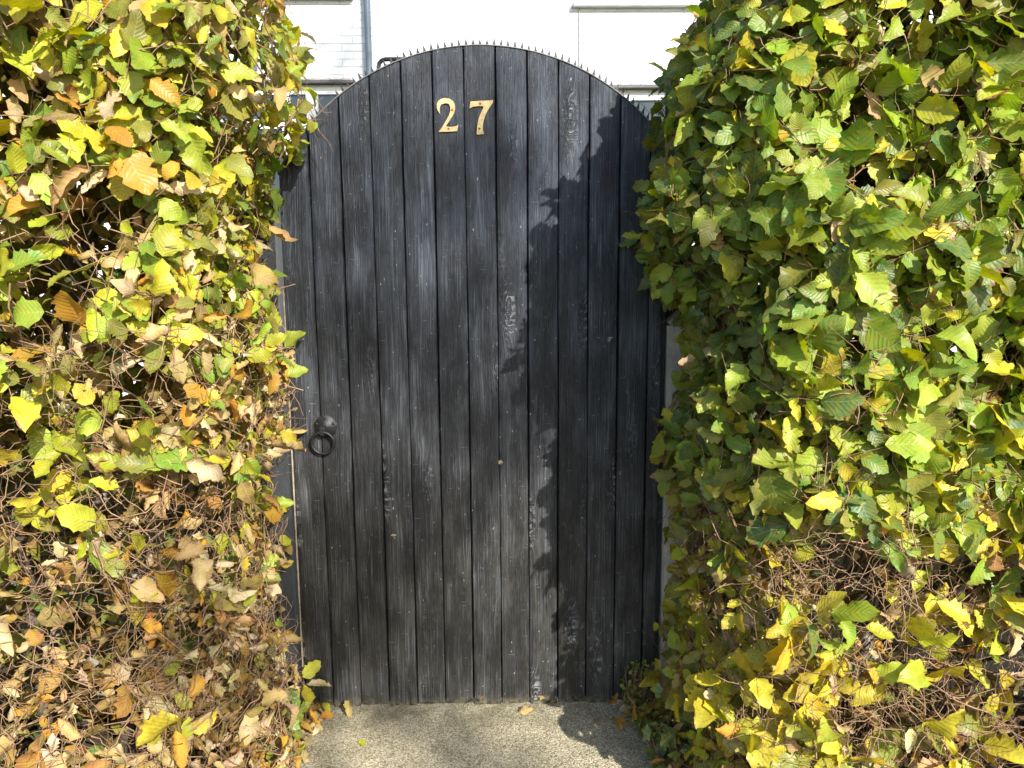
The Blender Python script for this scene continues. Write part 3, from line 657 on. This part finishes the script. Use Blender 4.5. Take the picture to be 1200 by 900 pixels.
# leaves reaching out over the gate's edges
def stray(H, P, ax, nn, size, col, dry=False, br=.15):
    P = np.array(P, float); ax = norm(np.array(ax, float)); pr = (DRY if dry else GREEN)
    k = int(abs(P[2])*1000) % len(pr)
    o = link('leaf', leaves_mesh('leaf', [pr[k]], np.zeros((1, 3)), ax[None], np.array([nn], float), np.array([size]), np.array([PAL[col]]), np.array([br])), m_dry if dry else m_leaf, H)
    o.matrix_parent_inverse = Matrix(); o.location = Vector(P)-H.location
    t_ = link('twig', tubes_mesh('twig', np.array([[P-ax*.10+[0, -.05, -.01], P-ax*.05+[0, -.015, -.006], P+ax*.004]]), np.array([[.0014, .001, .0006]]), 5), m_twig, H)
for a in (((-.045, -.07, 1.335), (1, 0, -.12), (.1, -1, .35), .062, 'ygreen'), ((-.06, -.07, .885), (1, 0, .12), (0, -.75, .8), .075, 'orange'), ((-.05, -.08, .70), (1, 0, .1), (0, -1, .5), .07, 'lime'),
          ((-.03, -.07, .60), (.7, 0, -.8), (.3, -1, .2), .05, 'ygreen'), ((-.03, -.07, .505), (.8, 0, .3), (0, -1, .2), .04, 'yellow'), ((-.05, -.07, 1.62), (1, 0, .1), (0, -1, .6), .06, 'yellow'), ((-.07, -.1, .29), (.7, 0, -.5), (.1, -1, .3), .07, 'ygreen')): stray(HL, *a)
stray(HL, (-.055, -.07, 1.165), (1, 0, -.02), (0, -.6, 1), .055, 'tan', True)
for a in (((1.20, -.16, 1.545), (-1, 0, .10), (0, -1, .5), .07, 'orange'), ((1.20, -.14, 1.40), (-1, 0, -.25), (0, -1, .5), .08, 'olive'), ((1.17, -.12, .72), (-1, 0, -.3), (0, -1, .4), .065, 'ygreen'), ((1.19, -.12, .95), (-1, -.1, -.2), (.1, -1, .4), .075, 'yellow')): stray(HR, *a)
stray(HR, (1.19, -.12, .455), (-1, 0, -.08), (0, -.4, 1), .08, 'brown', True)

# ------------------------------------------------------------------ ivy, weeds, litter, fallen leaves
def ivy(name, lab, cat, C, n, spread, size, protos, cols, wts, mat, up=.5, climb=None, grp=None):
    H = tag(empty(name, (C[0], C[1], 0)), lab, cat, grp)
    P = np.array(C)+rng.normal(0, 1, (n, 3)).clip(-1.7, 1.7)*np.array(spread); P[:, 2] = np.abs(P[:, 2]-.02)+.025
    nn = norm(np.array([.1, -.7, up])+rng.normal(0, .35, (n, 3))); ax = norm(rng.normal(0, 1, (n, 3))+np.array([0, -.3, -.2]))
    ti, _ = pick(cols, np.tile(wts, (n, 1)))
    link('leaves', leaves_mesh('leaves', protos, P, ax, nn, rng.uniform(*size, n), ti, np.zeros(n)), mat, H)
    B = np.stack([P[:, 0]*.5+C[0]*.5, P[:, 1]+.03, np.full(n, .0)], -1); mid = (P+B)/2+rng.normal(0, .012, (n, 3))
    link('stems', tubes_mesh('stems', np.stack([B, mid, P], 1), np.tile([.0014, .0011, .0007], (n, 1)), 4), m_twig, H)
    return H
ivy('ivy', 'dark green ivy clump at the foot of the left gate post', 'ivy', (-.022, -.13, .06), 75, (.030, .025, .028), (.022, .04), IVY, ['dark', 'green'], [.5, .5], m_ivy, grp='ivy clumps')
ivy('ivy', 'ivy sprig among fallen leaves, lower left by the path', 'ivy', (-.01, -.27, .045), 34, (.035, .025, .018), (.025, .04), IVY, ['dark', 'green'], [.4, .6], m_ivy, up=.9, grp='ivy clumps')
ivy('ivy', 'ivy trailing through the foot of the right hedge beside the concrete post', 'ivy', (1.16, -.30, .06), 75, (.07, .06, .05), (.03, .05), IVY, ['dark', 'dark'], [.7, .3], m_ivy, grp='ivy clumps')
ivy('ivy', 'ivy climbing inside the twiggy lower part of the right hedge', 'ivy', (1.62, -.40, .33), 110, (.17, .05, .16), (.03, .05), IVY, ['dark', 'green'], [.85, .15], m_ivy, grp='ivy clumps')
CH = [leaf_proto(500+i, Wd=.4, NR=5, NC=3, fold=.3, bend=.3, pleat=0, rip=0) for i in range(4)]
ivy('weed', 'small bright green weed growing up against the right edge of the gate', 'weed', (1.062, -.045, .06), 130, (.028, .015, .055), (.008, .016), CH, ['green', 'lime'], [.6, .4], m_leaf, grp='green weeds')
ivy('weed', 'low pale green weed in front of the concrete post', 'weed', (1.10, -.17, .02), 170, (.045, .05, .022), (.008, .016), CH, ['green', 'lime'], [.4, .6], m_leaf, up=1., grp='green weeds')

def litter(name, lab, boxes, n, cols, wts):
    P = []
    for (x0, x1, y0, y1, w) in boxes: m = int(n*w); P.append(np.stack([rng.uniform(x0, x1, m), rng.uniform(y0, y1, m), rng.uniform(.012, .045, m)], -1))
    P = np.concatenate(P); n = len(P); ti, _ = pick(cols, np.tile(wts, (n, 1)))
    a = rng.normal(0, 1, (n, 3)); a[:, 2] *= .18; nn = norm(np.array([0, 0, 1.])+rng.normal(0, .33, (n, 3)))
    o = link(name, leaves_mesh(name, DRY, P, a, nn, rng.uniform(.035, .065, n), ti, rng.uniform(0, .6, n)), m_dry)
    tag(o, lab, 'leaf litter', None, 'stuff')
litter('leaf_litter', 'orange and tan fallen leaves heaped under the left hedge', [(-.9, -.02, -.62, -.02, .6), (-.14, .055, -.45, -.03, .4), (-.02, .09, -.16, -.03, .03)], 680, ['orange', 'tan', 'rust', 'pale', 'yellow'], [.2, .42, .12, .2, .06])
litter('leaf_litter', 'brown and rust fallen leaves under the right hedge', [(1.15, 2.2, -.62, -.02, .7), (1.06, 1.2, -.45, -.05, .3), (.88, 1.08, -.16, -.03, .02), (.08, .8, -.06, -.02, .01)], 420, ['orange', 'tan', 'rust', 'brown'], [.2, .3, .3, .2])
def fallen(lab, P, ax, nn, size, col, protos, mat, br=.2, grp='single fallen leaves', name='fallen_leaf'):
    pr = [protos[sum(map(ord, lab)) % len(protos)]]
    o = link(name, leaves_mesh(name, pr, np.zeros((1, 3)), np.array([ax], float), np.array([nn], float), np.array([size]), np.array([PAL[col]]), np.array([br])), mat)
    o.location = P; tag(o, lab, 'leaf', grp); return o
fallen('small yellow leaf lying alone on the gravel path', (.205, -.20, .006), (1, .1, 0), (0, -.2, 1), .030, 'ygreen', GREEN, m_leaf, 0)
fallen('broad tan-orange leaf at the left edge of the path', (.015, -.125, .014), (1, .15, 0), (0, -.3, 1), .065, 'orange', GREEN, m_leaf, .1)
fallen('pale tan leaf leaning on the gate foot at the left corner', (.015, -.04, .02), (1, .2, .25), (0, -.8, .7), .045, 'tan', DRY, m_dry)
fallen('curled orange leaf on the path in front of the gate right corner', (.975, -.12, .02), (.3, -1, .2), (.3, -.4, 1), .06, 'orange', DRY, m_dry)
fallen('upright folded golden leaf nearest the low pale weed', (1.02, -.17, .035), (.2, .5, .9), (.2, -1, .3), .055, 'orange', DRY, m_dry)
fallen('pale fallen leaf lying flat at the right foot of the gate', (1.0, -.06, .012), (1, -.15, 0), (0, -.2, 1), .075, 'pale', GREEN, m_dry, .3)
fallen('tiny dry leaf scrap stuck halfway down the gate', (.632, -.003, .808), (.2, 0, -1), (0, -1, 0), .022, 'pale', DRY, m_dry, .2, 'dry scraps stuck to the gate', 'leaf_scrap')
fallen('tiny pale leaf scrap stuck low on the gate left of centre', (.292, -.003, .572), (1, 0, -.1), (0, -1, 0), .018, 'pale', DRY, m_dry, .2, 'dry scraps stuck to the gate', 'leaf_scrap')

# ------------------------------------------------------------------ trees across the lane, towards the sun: their thin crowns dapple gate, hedges and house wall
def tree(tb, H, lab, seed, frac, sig, nl, rad, spread=2.1, tips=()):
    T = tag(empty('roadside_tree', (tb[0], tb[1], -.03)), lab, 'tree', 'trees across the lane')
    tb = Vector((tb[0], tb[1], 0)); rt = random.Random(seed); ends = []; st = H/8
    mb = MB(); trunk = [tb+Vector((.05*math.sin(k), .05*math.cos(k*2), k*st-.03)) for k in range(9)]; mb.tube(trunk, [rad*(1-.075*k) for k in range(9)], 12)
    def limb(p, d, L, r, lvl, m):
        pts = [p]; dd = d.copy()
        for i in range(4):
            dd = (dd+Vector((rt.uniform(-.25, .25), rt.uniform(-.25, .25), rt.uniform(-.1, .2)))).normalized(); pts.append(pts[-1]+dd*L/4)
        m.tube(pts, [r*(1-.18*i) for i in range(5)], 6 if lvl else 8)
        if lvl < 3:
            for i in range(3 if lvl else 4):
                q = pts[1+i % 4]; nd = (dd+Vector((rt.uniform(-1, 1), rt.uniform(-1, 1), rt.uniform(-.4, .7)))).normalized(); limb(q, nd, L*.62, r*.5, lvl+1, m)
        if lvl >= 2: ends.extend([pts[-1], pts[2]])
    mb2 = MB()
    for k in range(6):
        a = k*1.05; limb(trunk[6+k % 3], Vector((math.cos(a), math.sin(a), .75)).normalized(), spread, rad*.38, 0, mb2)
    mb.build('trunk', m_stem, T, True)
    E_ = np.array([list(e) for e in ends]); rr = np.random.default_rng(seed); 
    near = [E_[np.argmin(((E_-np.array(q))**2).sum(1))] for q in tips]
    E_ = E_[rr.random(len(E_)) < frac]
    for a_, b_ in zip(near, tips):
        a_, b_ = Vector(a_), Vector(b_); mid = (a_+b_)/2+Vector((.03, .02, .04)); mb2.tube([a_, mid, b_], [.006, .005, .003], 5)
    if len(tips): E_ = np.concatenate([E_, np.array([tuple(q) for q in tips])])
    P = (E_[:, None]+rr.normal(0, sig, (len(E_), nl, 3))).reshape(-1, 3); n = len(P)
    mb2.build('limbs', m_stem, T, True)
    ti, _ = pick(['ygreen', 'yellow', 'olive'], np.tile([.4, .4, .2], (n, 1)))
    link('crown', leaves_mesh('crown', CHEAP, P, rr.normal(0, 1, (n, 3)), rr.normal(0, 1, (n, 3)), rr.uniform(.05, .085, n), ti, np.zeros(n)), m_leaf, T)
hz = Vector((math.sin(AZ), -math.cos(AZ), 0))
rs = random.Random(3)
# unseen leafy shoots added to the nearer tree, set along sun rays to dapple the gate
shoots = [Vector((gx, 0, gz))+sun_dir*(12.6+rs.uniform(-.9, .9)) for gx, gz in ((.64, 1.76), (.60, 1.62), (.35, 1.60), (.30, 1.84), (.08, 1.50), (.26, 1.18), (.14, 1.30), (.50, 1.27), (.47, 1.12), (.17, .63), (.20, .50), (.27, .28), (.12, .36), (.44, .58), (.40, .14), (.62, .92), (-.45, .15), (-.35, .05), (.42, -.12))]
tree((Vector((-.35, 0, 0))+hz*11.)[:2], 4.8, 'thinly leaved smaller tree across the lane whose soft shadow dapples the gate', 11, .04, .09, 75, .10, 1.6, tips=shoots)
wc = Vector((-1.1, HY, 3.7))+sun_dir*20
tree((wc.x, wc.y), wc.z-1.6, 'taller tree across the lane whose blurred shadow greys the white house wall', 5, .26, .12, 22, .20, 1.7)
